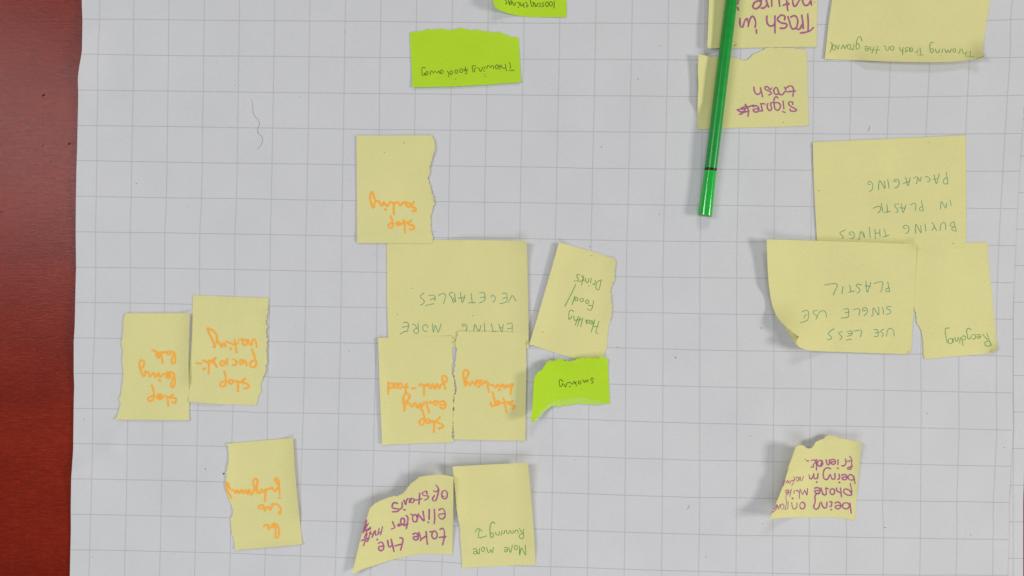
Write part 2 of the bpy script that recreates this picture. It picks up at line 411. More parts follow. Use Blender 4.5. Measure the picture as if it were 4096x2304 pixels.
def sticky(label, group, crop, outline, words, ink, width, layer=1, lifts=(), mat=YELLOW, specks='', extra=None, tear=1.6):
    x0, y0, s = crop
    T = lambda p: (x0 + p[0] / s, y0 + p[1] / s)
    rnd = random.Random(label); poly = []
    for kind, pts in outline:
        q = [T(tuple(float(v) for v in p.split(','))) for p in pts.split()]
        if kind == 'l':
            r = []
            for a, b in zip(q, q[1:]):
                r += catmull([a, b], 15)[:-1]
            r.append(q[-1])
        elif kind == 's': r = catmull(q, 9)
        else: r = jag(catmull(q, 4.5), rnd, tear)
        for p in r:
            if not poly or math.dist(p, poly[-1]) > 0.8: poly.append(p)
    if math.dist(poly[0], poly[-1]) < 1: poly.pop()
    cx = sum(p[0] for p in poly) / len(poly); cy = sum(p[1] for p in poly) / len(poly)
    LF = []
    for l in lifts:
        if l[0] == 'c': LF.append(('c', *T(l[1:3]), *l[3:]))
        elif l[0] == 'e': LF.append(('e', *T(l[1:3]), *T(l[3:5]), *l[5:]))
        else: LF.append(l)
    sd = rnd.uniform(0, 50)
    def zf(x, y):
        z = zsheet(x, y) * 1000 + 0.12 + 0.27 * layer + 0.30 * nz(x, y, 150, sd) + 0.10
        for l in LF:
            if l[0] == 'c': z += l[3] * max(0, 1 - math.hypot(x - l[1], y - l[2]) / l[4]) ** 2
            elif l[0] == 'e': z += l[5] * max(0, 1 - segd(x, y, *l[1:5]) / l[6]) ** 2
            elif l[0] == 'b': z += l[3] * (((x - cx) * l[1] + (y - cy) * l[2]) / 200.0) ** 2
        return z * 0.001
    root = bpy.data.objects.new('sticky_note', None); C.objects.link(root)
    root.location = at(cx, cy, zsheet(cx, cy)); root.empty_display_size = 0.02
    tag(root, label, 'sticky note', group)
    kids = [fill(poly, zf, 'note_paper', mat, None)]
    for wtxt in words:
        kids.append(ribbon(parse(wtxt, x0, y0, s), zf, width, 'handwritten_word', INK[ink], None))
    for q in parse(specks, x0, y0, s): kids.append(ribbon([q], zf, 2.3, 'speck', INK['speck'], None))
    if extra: kids += extra(zf, T)
    for k in kids:
        k.parent = root; k.matrix_parent_inverse = root.matrix_basis.inverted()
    return root

YG = 'pale yellow sticky notes'; GG = 'lime green sticky note pieces'

sticky('torn lime green note reading Throwing food away, at the upper middle', GG, (1600, 60, 4.528),
 [('t', '178,325 300,298 440,285 500,258 620,265 720,247 860,262 960,268 1060,240 1160,245 1230,252 1270,275 1400,268 1540,298 1660,302 1730,320 1800,305 1900,352 1990,385 2060,402 2150,412'),
  ('l', '2150,412 2190,1215 1570,1262 1000,1292 225,1310 200,800 178,325')],
 ['1980,860 1997,900 2000,968;1980,1003 2030,1005 2068,995;1905,890 1914,940 1932,1010;1917,955 1882,968 1848,945 1832,905;1812,985 1805,940 1795,905;1808,945 1825,925;O 1755,940,26,40;1700,975 1690,925 1660,908 1645,958 1615,918 1588,915 1575,972;1550,940 1530,945 1520,980;1515,1015 1532,1017;1490,940 1488,980 1455,1025 1440,980 1420,958 1400,965;1375,955 1352,975 1350,1030 1330,1032 1312,980 1308,930 1330,915 1372,925',
  '1185,940 1190,1000 1215,1060 1190,1072 1175,1055;1150,985 1235,978;1160,1010 1225,1008;O 1108,1008,28,36;O 1020,1025,26,34;O 928,1045,24,34;850,1015 882,1050 885,1115',
  'O 755,1030,28,36;725,1062 700,1012 680,1045 655,1038 632,1012 605,1055 580,1012 552,1022 547,1058;545,1085 550,1050;O 488,1055,20,34;468,1098 440,1045 435,1095;405,1102 398,1040 396,980 418,945 460,962'],
 'dark', 2.7, lifts=[('e', 225, 1310, 2190, 1215, 1.0, 90), ('b', 0.6, 0.2, 0.10)], mat=GREEN, specks='1520,1080;1540,1112 1562,1118;1003,1155 1004,1165')

sticky('lime green note with a curling left corner, cut off by the top of the photo', GG, (1920, 0, 6.44),
 [('s', '330,-1000 332,-400 335,-60 343,50 375,160 500,255 720,345 960,400 1300,437'), ('l', '1300,437 1700,442 2225,440 2232,0 2235,-1000 330,-1000')],
 ['1915,30 1912,120 1905,212;O 1828,100,42,60;O 1725,112,40,62;1642,78 1615,68 1608,100 1640,140 1622,170 1580,172;1560,75 1532,85 1552,120 1545,165 1508,172;1490,75 1480,110 1440,180 1420,110 1385,65 1370,60;1365,70 1388,110 1365,165 1335,165 1320,110 1300,40 1300,-20',
  '1160,60 1200,60 1212,110 1205,190;1200,150 1245,148;1118,80 1130,130 1130,200;1120,100 1090,150 1060,130 1035,70;960,65 1000,60 1018,130 1045,160;975,183 1005,185;905,60 908,110 880,150 850,90 820,30 800,10;O 785,80,26,42;760,120 738,60 735,-20;635,-20 690,60 690,85 655,100'],
 'dark', 3.0, lifts=[('c', 300, 60, 6.5, 150), ('e', 300, -1000, 300, 60, 3.5, 90)], mat=GREEN)

sticky('pale yellow note reading Trash in nature in purple, under the top of the green pen', YG, (2740, 0, 4.391),
 [('l', '445,-700 425,-50 405,500 393,790'), ('s', '393,790 400,835 430,847'), ('l', '430,847 1250,838 1480,832 2295,822'), ('s', '2295,822 2310,818 2313,800'), ('l', '2313,800 2325,0 2335,-700 445,-700')],
 ['2155,245 2165,400 2162,540;2255,485 2190,545 2110,568 2030,580;2050,265 2072,400 2078,500;2060,420 2030,490 1990,518 1950,490;1808,295 1840,390 1865,480 1905,510 1958,480 1982,380 1960,300 1910,275 1862,300;1750,345 1755,290 1700,263 1648,295 1625,350 1690,400 1775,415 1790,455 1750,492 1675,495;1580,280 1580,575;1583,395 1550,445 1500,460 1452,420 1435,350 1440,285',
  '1230,480 1242,400 1218,315 1182,283 1140,345 1110,465;1118,410 1088,325 1050,370 1012,480 980,470 965,400 965,325;1252,525 1258,585',
  '2222,90 2212,10 2200,-60;2205,20 2160,85 2108,95 2075,50 2055,-60;2040,-30 1990,30 1960,90 1920,113 1898,60 1888,-60;1775,-60 1790,60 1805,185;1728,92 1780,72 1832,75 1790,40;1665,110 1652,0 1650,-60;1525,105 1522,-60;1640,-40 1580,-50;1468,120 1440,50 1418,-60;1345,142 1400,132 1450,60;1340,0 1325,95 1250,155 1195,125 1210,60 1262,20 1335,10 1300,-40',
  '945,-60 925,70', '925,130 938,178'],
 'purple', 7.2, layer=2, lifts=[('e', 445, -700, 395, 830, 3.4, 95), ('b', 0.5, 0, 0.12)], specks='2275,38 2285,40;850,810 905,775')

sticky('torn pale yellow note reading Sigarets trash in purple, crossed by the green pen', YG, (2740, 180, 4.025),
 [('t', '222,148 300,170 400,182 560,185 740,190 830,215 930,245 1000,235 1060,195 1110,145 1200,110 1280,70 1330,42 1700,50 1960,75'),
  ('l', '1960,75 1975,600 1993,1298 1600,1315 1200,1325 600,1340 210,1360'), ('s', '210,1360 200,1250 205,900 217,640 208,400 222,148')],
 ['1735,825 1748,750 1742,690 1700,655 1650,678 1625,700;1640,755 1780,740;1600,680 1625,725 1600,760 1568,800 1528,795 1500,740 1488,695 1450,690 1430,740 1455,795 1495,790;1395,690 1372,722 1330,670 1285,680 1300,718 1370,750 1395,780 1350,805;1215,690 1250,835;1228,745 1190,790 1152,790 1118,745 1110,680',
  '1735,955 1732,920 1690,915 1665,940 1700,985 1800,1045 1760,1066 1702,1060 1690,1035;1580,905 1592,1025;1575,1072 1610,1085;1495,850 1465,830 1437,870 1437,960 1452,1030 1500,1050 1535,1000 1530,950 1480,925 1440,935;1425,930 1378,932 1395,1030 1360,1058 1322,1000 1335,940;1290,950 1240,945 1212,945;1222,945 1248,1060;1245,1055 1205,1066;E 1140,1030,50,52;970,955 1022,1040 1015,1145;1110,970 1050,985 960,1025 848,1040;840,1045 905,1080 965,1062 905,1112 878,1115;900,1018 1000,985 945,1078 1030,1060'],
 'purple', 5.8, lifts=[('e', 222, 148, 205, 900, 3.3, 95), ('c', 222, 148, 1.0, 90), ('b', 0.4, 0.2, 0.1)], specks='1588,1240 1586,1248')

def trash_tip(zf, T):
    p = [T(q) for q in ((1990, 703), (2050, 684), (2105, 662), (2103, 678), (2060, 698), (2010, 708))]
    return [fill(p, lambda x, y: zf(x, y) - 0.0012, 'curled_corner', YELLOW, None, 6)]
sticky('large pale yellow note reading Throwing Trash on the ground, cut off at the upper right', YG, (3240, 0, 3.009),
 [('l', '300,-500 285,-200 265,0 220,300 178,710 500,722 960,740'), ('s', '960,740 1400,748 1700,742 1850,728 1980,705 2060,682 2105,665'), ('s', '2105,665 2086,640 2083,560 2120,300 2165,0 2195,-500'), ('l', '2195,-500 300,-500')],
 ['1932,620 1930,685;1890,688 1975,685', '1888,620 1875,680;1885,640 1850,650 1830,590;1808,590 1800,640 1780,637;O 1737,608,18,23;1702,590 1682,635 1662,600 1642,637 1622,592;1595,590 1590,632;1578,668 1581,674;1558,592 1550,632 1522,630 1510,590;1488,595 1475,635 1447,620 1450,590 1480,590;1447,600 1442,550 1462,508 1488,515',
  '1325,575 1335,665;1300,665 1362,662;1300,592 1290,635 1265,625;O 1222,598,18,23;1201,622 1198,572;1178,572 1147,578 1150,600 1175,605 1162,625 1140,622;1120,570 1115,658;1118,612 1090,610 1080,570',
  'O 990,580,22,28;952,558 945,602 917,605 910,558 888,552', '815,560 795,645;770,605 838,600;770,568 745,640;755,605 725,598 727,560;E 682,586,22,28',
  'O 575,560,22,36;555,590 560,500 580,450 610,445 625,495;530,530 515,602 495,590;O 470,565,20,30;440,540 417,588 400,540 376,592;352,540 336,592 318,545;O 288,572,20,34;266,518 262,570 242,628;266,518 248,514'],
 'green', 3.0, lifts=[('e', 700, 750, 2100, 750, 4.5, 95), ('c', 2105, 690, 6.5, 90), ('b', 0.35, 0.1, 0.12), ('e', 178, 710, 265, 0, 0.7, 60)], extra=trash_tip)

BIGT = 'teal'
sticky('pale yellow note reading Buying things in plastic packaging, at the right', YG, (3200, 500, 2.8986),
 [('l', '148,200 1000,162 1921,118 1925,800 1925,1415 1350,1437 700,1468 205,1490 172,900'), ('s', '172,900 158,550 148,200')],
 ['1697,548 1715,680;1712,683 1672,680 1662,642 1690,612 1708,610;1555,580 1583,680 1615,565;1545,630 1600,622;1450,605 1480,598 1508,630 1495,660 1475,660;1320,615 1360,602 1395,655 1405,600;1370,612 1350,683;1225,605 1255,705 1278,610;1195,680 1272,650;1120,652 1088,655 1105,628 1140,638 1150,680 1130,720 1100,730;1018,635 1035,735;980,650 985,735 925,645 910,752;815,690 790,688 792,660 825,660 845,700 835,750 808,773',
  '1740,875 1755,935;1700,905 1690,965 1640,890 1630,975', '1408,878 1432,995;1432,997 1392,990 1385,965 1420,945;1285,925 1330,905 1345,935 1335,995;1175,910 1195,1015 1228,925;1150,960 1220,965;1145,915 1097,922 1102,942 1135,985 1130,1010 1110,1010;1010,925 1015,1015;980,1015 1050,1000;945,910 962,1005;850,965 900,945 935,952 933,990 905,1018',
  '1785,1120 1812,1230;1785,1120 1747,1140 1742,1165 1775,1180 1792,1178;1785,1188 1762,1196 1765,1220 1812,1232;1690,1215 1688,1150 1665,1130 1632,1160 1625,1225;1530,1130 1560,1178 1525,1225;1555,1175 1585,1225;1448,1145 1462,1232;1400,1165 1402,1250 1345,1150 1340,1260;1222,1200 1200,1192 1210,1165 1250,1170 1265,1210 1250,1250 1225,1257',
  '975,1205 1000,1295;960,1302 1035,1275;925,1210 928,1300;870,1210 875,1318;870,1258 928,1250;805,1190 815,1305;735,1240 750,1305 705,1235 690,1320 670,1332;602,1275 575,1270 577,1245 610,1240 632,1270 620,1310 585,1315;525,1218 462,1248 470,1265 505,1300 485,1318'],
 'teal', 2.7, layer=2, lifts=[('b', 0.3, 0.3, 0.14)], specks='215,762 222,758;1498,200;1780,1375')

def use_less_extra(zf, T):
    p = [T(q) for q in ((340, 992), (420, 1110), (460, 1172), (492, 1228), (503, 1236), (500, 1200), (510, 1168), (530, 1150), (450, 1092))]
    def z2(x, y):
        d = segd(x, y, *T((340, 992)), *T((492, 1228)))
        return zf(x, y) - 0.0035 - 0.0040 * max(0, 1 - d / 22)
    q = [T(v) for v in ((1700, 1333), (1730, 1295), (1718, 1297), (1702, 1306), (1694, 1320))]
    return [fill(p, z2, 'curled_corner', YELLOW, None, 8), fill(q, lambda x, y: zf(x, y) + 0.0004, 'folded_corner', YELLOW, None, 6)]
sticky('pale yellow note reading Use less single use plastic, its lower left corner curled up', YG, (3000, 920, 2.683),
 [('l', '180,100 700,115 1200,130 1500,142 1700,146'), ('s', '1700,146 1770,148 1787,165'), ('l', '1787,165 1780,400 1760,800 1730,1295 1700,1333 1040,1312'), ('s', '1040,1312 850,1305 640,1293 560,1270 510,1240 497,1215 505,1175 525,1147'),
  ('s', '525,1147 450,1090 340,990 280,910 235,790 210,650 195,500 185,300 180,100')],
 ['1478,555 1500,660;1500,662 1462,660 1460,635 1495,620;1325,575 1420,555 1418,620 1403,668;1245,550 1258,668 1298,562;1235,600 1290,605;1200,590 1152,580 1140,595 1180,640 1172,665 1148,678;1070,590 1085,660;1060,668 1128,655;998,610 987,685;803,592 870,578 925,578 938,600 915,650 893,698',
  '1515,820 1470,822 1465,840 1508,865 1510,890 1470,905;1425,830 1435,905;1380,825 1380,912 1325,835 1320,915 1305,925;1240,862 1215,870 1210,845 1230,830 1258,850 1255,890 1225,920;1112,855 1165,843 1180,870 1168,912;1010,850 1055,848 1058,900 1052,935 980,945;1020,890 1055,882',
  '820,935 815,890 785,865 745,885 717,940;720,862 675,875 677,890 720,930 708,957;560,878 620,865 622,960 540,998;580,945 590,915 612,912',
  '1548,1140 1540,1080 1505,1055 1475,1080 1467,1140;1438,1065 1402,1085 1432,1120 1415,1145;1330,1070 1370,1075 1375,1135 1335,1145;1345,1105 1385,1100',
  '1115,1085 1195,1075 1192,1120 1185,1150;1040,1090 1090,1083 1098,1105 1085,1130 1045,1140;1055,1112 1095,1108;1035,1182 1088,1172;990,1090 952,1108 990,1150 965,1178;900,1060 840,1110 875,1150 865,1175 832,1172'],
 'teal', 2.9, layer=3, lifts=[('e', 180, 60, 195, 600, 4.0, 130), ('c', 330, 1250, 22, 220), ('c', 1787, 130, 2.2, 50), ('e', 180, 100, 1787, 140, 2.5, 150), ('b', 0.3, 0.2, 0.15)], extra=use_less_extra)

def recy_extra(zf, T):
    p = [T(q) for q in ((930, 1268), (975, 1235), (1003, 1195), (1020, 1225), (975, 1258))]
    return [fill(p, lambda x, y: zf(x, y) + 0.0003 - 0.00001 * (x - T((930, 0))[0]), 'curled_corner', YELLOW, None, 8)]
sticky('torn pale yellow note reading Recycling, at the far right under its neighbours', YG, (3600, 920, 2.587),
 [('l', '95,152 500,140 905,125 915,300 955,700 1000,1140'), ('s', '1000,1140 1008,1190 1020,1225'), ('s', '1020,1225 950,1268 800,1290 650,1302 500,1312'), ('l', '500,1312 252,1337'),
  ('t', '252,1337 248,1300 240,1240 238,1190 232,1110 205,1010 178,960 165,870 140,790 118,650 100,400 95,152')],
 ['900,1070 920,1130 946,1195;946,1195 895,1202 878,1175 890,1155 925,1150;905,1135 855,1080;E 815,1102,20,22;748,1085 775,1083 785,1105 770,1127 748,1125;740,1095 728,1120 706,1130 698,1090 690,1050 702,1015 738,1032;643,1100 668,1096 682,1115 666,1138 645,1134;638,1110 652,1195;625,1115 620,1150;618,1166;602,1110 600,1142 580,1150 570,1112;550,1122 552,1160;O 522,1150,24,28;490,1170 468,1060 476,1018 510,1015'],
 'green', 3.0, layer=1, lifts=[('c', 1030, 1250, 4.5, 75), ('b', 0.3, 0.3, 0.10)], extra=recy_extra)

def bent_top(zf, T):
    p = [T(q) for q in ((775, 335), (760, 330), (700, 500), (650, 620), (690, 560), (735, 450))]
    return [fill(p, lambda x, y: zf(x, y) + 0.0003, 'curled_corner', YELLOW, None, 8)]
sticky('small torn yellow note, purple writing about being on your phone while in nature', YG, (2960, 1700, 3.45),
 [('t', '775,300 810,285 860,283 900,300 930,325 980,318 1020,290 1045,240 1100,210 1150,185 1190,155 1230,143'), ('s', '1230,143 1270,145 1390,180 1500,205 1675,240'),
  ('l', '1675,240 1650,560 1610,1000 1587,1310'), ('s', '1587,1310 1550,1310 1380,1280 1150,1272 800,1275 580,1280 450,1295 398,1318'), ('s', '398,1318 430,1250 500,1080 600,820 690,540 750,350 775,300')],
 ['1515,430 1542,470 1542,560 1530,608 1490,610 1482,592 1520,582 1552,568;1545,490 1480,500;1455,470 1462,530 1435,562 1405,565;1355,480 1350,545;1352,598;E 1285,508,34,36;1235,480 1230,548 1203,540 1190,482;O 1105,530,38,42;1140,500 1110,560;1055,620 1058,480;980,490 1030,480 1040,520 1010,545 1015,580 985,580;935,492;897,475 900,482',
  '1575,700 1592,805;1580,745 1545,690 1505,690 1492,730 1530,760 1580,752;E 1440,720,38,38;1368,680 1375,735 1350,750;1372,792;1310,670 1310,740 1272,745 1245,682;1240,690 1205,750 1162,742 1150,680 1162,620 1202,590 1250,602',
  '1078,672 1070,735;1060,788;1060,740 1025,738 1018,672;1015,690 985,745 965,740 950,690', '868,710 855,760 835,768 825,712 812,762;O 785,745,20,28;740,720 748,750 712,835;735,760 700,770 685,810;672,772 660,800 650,765 630,800;615,770 588,842',
  '1525,810 1542,890 1540,962 1480,965 1432,925 1445,885 1500,895 1538,940;1388,870 1400,990;1397,935 1360,925 1335,900 1335,868;O 1275,920,32,42;1215,880 1190,870;1185,870 1190,958 1150,960 1118,870;E 1065,905,40,42',
  '930,880 922,965 900,920 885,900 862,960 842,920 832,890;822,895 815,1010;815,940 798,910 780,905;745,905 742,940;725,1012;702,890 682,985;E 648,925,26,28',
  '1518,1080 1535,1215;O 1462,1115,48,43;E 1350,1112,42,48;1270,1068 1258,1125 1240,1125;1260,1168;1240,1060 1262,1060;1200,1065 1192,1140 1150,1135 1120,1062;1100,1080 1092,1130 1050,1165 1018,1130 1038,1060 1035,985 1060,950 1095,948',
  'O 860,1112,38,46;782,1078 780,1130 745,1160 717,1130 710,1075', '660,1060 652,1150 622,1160;622,1140 638,1070 628,990 650,945;O 577,1125,26,36;545,1100 522,1160 510,1105 485,1175 450,1200;500,1100 470,1160'],
 'purple', 5.8, lifts=[('e', 398, 1330, 760, 300, 9.0, 115), ('c', 380, 1330, 5, 110), ('e', 1675, 900, 1675, 240, 2.0, 60), ('e', 850, 250, 1675, 220, 4.0, 150)], extra=bent_top)

sticky('torn pale yellow note reading stop sending in orange, upper middle', YG, (1380, 500, 2.898),
 [('l', '133,122 500,122 1005,120'), ('t', '1005,120 1030,170 1043,225 1030,330 1010,400 990,480 975,580 962,625 985,700 1000,760 1025,840 1032,900 1020,970 990,1060 995,1180 1005,1260 1020,1290 1005,1370'),
  ('l', '1005,1370 850,1372 140,1368 138,900 133,122')],
 ['345,862 330,810 310,775 290,830 302,900 330,960 350,890 390,885 425,940 450,895 490,945 520,892 565,910 610,892 640,935 680,895 740,950 800,890;468,980;565,1030 565,905;700,890 760,915;798,895 765,938 815,962 822,990 800,1003 782,990',
  '530,1055 548,1110 550,1180 515,1192 503,1155 540,1135;O 620,1145,26,20;695,1245 690,1115 675,1105;590,1140 650,1150 690,1125 740,1140;770,1105 732,1148 790,1165 805,1195 780,1215 750,1205'],
 'orange', 8.4, layer=3, lifts=[('e', 140, 1300, 1005, 1300, 0.9, 32), ('b', 0.3, 0.3, 0.12), ('e', 1030, 200, 1030, 900, 0.8, 50)], specks='683,204 684,212;458,320', tear=2.2)

sticky('large pale yellow note reading Eating more vegetables, in the middle', YG, (1500, 920, 3.15),
 [('l', '150,122 720,124 1500,129 1907,140'), ('s', '1907,140 1918,400 1925,700 1932,1100 1938,1490'), ('l', '1938,1490 1000,1484 178,1478 165,1340 152,900 150,122')],
 ['1683,915 1730,825 1772,895 1780,885;1605,800 1645,795 1665,830 1655,905 1575,928;1610,862 1660,850;1475,850 1458,835 1475,820 1510,840 1512,885 1480,908;1318,795 1365,785 1385,820 1382,885 1318,920;1325,850 1380,845;1212,800 1225,915;1180,918 1265,915;1077,790 1100,915 1137,820;1050,858 1130,850;1003,800 1018,905;980,790 962,782 935,815 965,850 985,915 1002,908 990,850;800,825 860,797 888,830 865,928;678,825 740,822 758,850 755,890;695,880 755,860;640,952 742,928;620,793 572,830 575,850 620,890 610,925 575,947',
  '1665,1185 1725,1175 1728,1280;1665,1245 1725,1235;1560,1185 1597,1280 1615,1190;1565,1235 1610,1230;1465,1180 1488,1280;1490,1280 1530,1278;1377,1175 1385,1280;1335,1200 1310,1275 1260,1190 1245,1275;1132,1215 1100,1215 1100,1190 1140,1190 1160,1225 1145,1275',
  '832,1182 797,1290 760,1200 735,1290 725,1180;668,1228 645,1195 612,1203 600,1240 622,1275 652,1277;542,1170 545,1295 510,1300 485,1270 500,1250 540,1235;520,1232 510,1200 472,1185;358,1170 400,1162 425,1200 410,1262;345,1225 415,1212;318,1312 370,1280 415,1275'],
 'teal', 2.8, layer=1, lifts=[('e', 1935, 140, 1938, 1300, 2.2, 90), ('e', 1150, 130, 1907, 130, 2.2, 140), ('c', 1907, 140, 2.2, 110), ('b', 0.2, 0.2, 0.1)], specks='283,1065;1233,1076;475,735')

sticky('torn pale yellow note reading stop eating junk-food in orange, middle bottom row left half', YG, (1480, 1300, 2.898),
 [('l', '93,150 500,132 930,128'), ('t', '930,128 950,150 975,165 955,200 965,240 950,300 960,380 955,450 948,520 960,600 975,660 985,740 970,850 965,930 958,1000 962,1100 956,1200 950,1290 965,1330 978,1358'),
  ('l', '978,1358 600,1370 140,1388 115,800 93,150')],
 ['872,738 858,690 835,610 855,585 888,610 890,650 850,672 825,690 800,735 775,682 750,738 725,682 700,735 675,682 650,700;625,812 628,700;665,690 625,712 595,682 568,702;485,735 525,733;440,720 395,722;415,800 415,700 432,682;O 350,705,24,28;O 298,705,22,26;210,800 212,670;215,682 262,680 262,722 220,728',
  'E 842,926,36,44;O 762,905,26,22;725,905 700,890;685,1010 650,900;700,905 630,892;620,910 592,960 580,910 552,958 520,905 488,950 455,905;590,975;450,905 410,925 400,992;405,985 388,900 390,830 420,795 458,820 450,860 412,892',
  '605,985 628,1070 625,1145 592,1158 570,1125 600,1088 630,1100;O 672,1115,22,26;740,1240 742,1120 715,1125;690,1110 760,1125;810,1070 770,1120 830,1148 850,1180 800,1200'],
 'orange', 8.4, layer=2, lifts=[('e', 93, 150, 140, 1388, 1.0, 60), ('b', 0.4, 0.2, 0.15), ('c', 975, 150, 0.8, 60)], tear=2.4)

sticky('torn pale yellow note reading stop drinking in orange, right beside the torn junk-food note', YG, (1480, 1300, 2.898),
 [('s', '1020,75 1420,78 1650,84 1800,90'), ('s', '1800,90 1812,500 1805,900 1798,1340'), ('l', '1798,1340 1300,1333 965,1325'),
  ('t', '965,1325 975,1280 965,1150 970,1000 975,920 980,850 1000,740 990,650 975,560 985,480 990,400 1000,330 1000,250 995,190 1010,140 1020,75')],
 ['1630,800 1640,720 1662,685 1628,690 1605,720 1585,690 1560,735 1540,685 1515,720 1480,690 1455,725 1425,700 1385,690 1350,652;1500,750;1380,780 1352,655;1345,652 1290,690 1240,645 1222,700 1190,652 1160,700 1120,655 1108,705 1092,650 1080,570 1105,520 1142,548 1125,600 1098,640;1262,712;1300,650 1240,642',
  '1420,780 1438,850 1450,905 1430,942 1400,925 1400,895;O 1480,905,20,24;1580,1005 1562,900 1545,850;1450,930 1500,900 1540,905 1600,895;1655,880 1612,915 1680,942 1652,972'],
 'orange', 8.4, layer=3, lifts=[('e', 1800, 90, 1798, 1340, 0.8, 60), ('b', 0.2, 0.3, 0.14), ('c', 1010, 80, 0.5, 60)], tear=2.2)

sticky('tilted pale yellow note reading Healthy Food / Drinks in green', YG, (2080, 940, 2.786),
 [('l', '435,83 640,138 790,180 1062,268'), ('t', '1062,268 1060,330 1055,420 1050,500 1015,590 1010,660 1020,730 1022,850 1010,950 985,1020 975,1080 980,1150 970,1250 940,1320 930,1420'),
  ('l', '930,1420 620,1382 370,1305 150,1232 103,1222 200,900 330,450 435,83')],
 ['905,505 880,605 850,600 848,550 870,515 905,500;840,505 830,550 805,545;795,480 785,535;768,566;770,485 755,530 735,520 730,480;710,460 685,560;715,512 690,450;700,505 660,520;665,445 640,440 635,470 655,500 630,515 603,512',
  '622,548 580,640 500,795', '822,732 795,835 750,822;805,790 762,782;O 750,745,20,20;O 688,725,20,20;O 628,715,17,21;612,680 580,778',
  '880,962 845,1085 868,1095;835,945 795,1080;870,1020 820,1020;E 798,975,18,21;O 758,965,16,19;740,985 735,945;700,925 678,1020;670,915 640,1020;690,945 630,945;652,905 615,1005;635,945 607,950 600,905;580,900 565,930 540,937;545,930 543,880 555,845 580,838 597,855'],
 'green', 3.2, layer=1, lifts=[('e', 435, 83, 103, 1222, 2.3, 80), ('e', 1062, 268, 1010, 900, 1.3, 60), ('b', 0.3, 0.3, 0.10)], specks='800,230;255,1082', tear=2.0)

def torn_band(zf, T):
    top = '1590,1022 1500,962 1400,945 1300,937 1200,905 1080,915 900,940 780,955 650,980 520,1060 420,1160 330,1280 245,1383'
    low = '235,1392 285,1375 375,1285 455,1195 545,1135 612,1086 660,1076 722,1091 792,1086 832,1066 900,1066 1080,1041 1220,1036 1330,1051 1430,1056 1600,1044'
    rr = random.Random(5)
    a = jag(catmull([T(tuple(float(v) for v in p.split(','))) for p in top.split()], 4), rr, 1.6)
    b = jag(catmull([T(tuple(float(v) for v in p.split(','))) for p in low.split()], 4), rr, 1.8)
    return [fill(a + b, lambda x, y: zf(x, y) + 0.00012, 'torn_edge', TORN_GREEN, None, 9, 0.00006)]
sticky('small torn lime green note reading smoking, below the tilted Healthy Food note', GG, (2080, 1400, 4.83),
 [('t', '275,540 290,500 370,410 450,350 530,220 570,197 650,205 700,190 770,175 820,182 870,205 950,212 1040,210 1100,180 1200,160 1350,150 1480,155 1600,145 1695,165'), ('l', '1695,165 1710,500 1735,1030'),
  ('t', '1735,1030 1600,1040 1430,1050 1330,1045 1220,1030 1080,1035 900,1060 830,1060 790,1080 720,1085 660,1070 610,1080 540,1130 450,1190 370,1280 280,1370 235,1385'), ('s', '235,1385 205,1360 225,1200 240,1100 262,750 275,540')],
 ['1420,560 1390,540 1365,560 1400,600 1420,630 1380,640;1325,592 1310,572 1300,625 1270,580 1245,635 1225,592 1210,575;O 1152,630,28,30;1088,690 1075,640 1040,610;1085,610 1058,650;1040,610 1010,665 975,632 925,630 905,640 880,715 850,662 820,650;955,700 975,712;822,650 805,705 772,708 765,650 755,600 788,570 830,612'],
 'dark', 3.0, layer=2, lifts=[('e', 205, 1380, 275, 500, 8.5, 125), ('c', 205, 1390, 2, 80), ('e', 275, 300, 1600, 140, 2.5, 60)], mat=GREEN, specks='1180,755 1181,762', extra=torn_band, tear=1.9)

sticky('torn pale yellow note reading stop being late in orange, leftmost note on the sheet', YG, (440, 1220, 3.018),
 [('l', '187,98 560,100 962,98'), ('s', '962,98 950,500 948,800 956,1100 957,1390'), ('l', '957,1390 500,1388 65,1385'), ('t', '65,1385 100,1300 125,1200 110,1130 135,1060 150,950 160,830 155,740 148,650 155,560 140,480 148,400 160,300 165,180 187,98')],
 ['735,560 778,580 790,640 782,700 748,705 745,660 768,600;O 708,580,24,20;680,570 600,572;635,700 615,570;510,542 550,560 590,590 590,645 560,610 560,575',
  '690,815 760,820 785,880 778,970 750,995 738,960 765,870;E 702,858,30,25;650,830 600,870 590,820 545,872 530,820 480,862 460,812 415,800;600,912;430,815 408,860 372,800 355,710 375,665 412,690 398,750 370,775',
  '505,970 527,1040 525,1130 480,1160 455,1130 480,1110 522,1100;O 600,1110,38,28;O 600,1110,18,14;705,1215 690,1115 660,1100;690,1110 750,1118;765,1080 722,1115 790,1125 797,1160 775,1187 752,1170'],
 'orange', 8.2, layer=2, lifts=[('e', 962, 98, 950, 900, 1.9, 60), ('e', 65, 1385, 957, 1390, 0.8, 40), ('b', 0.2, 0.3, 0.1)], tear=1.3)

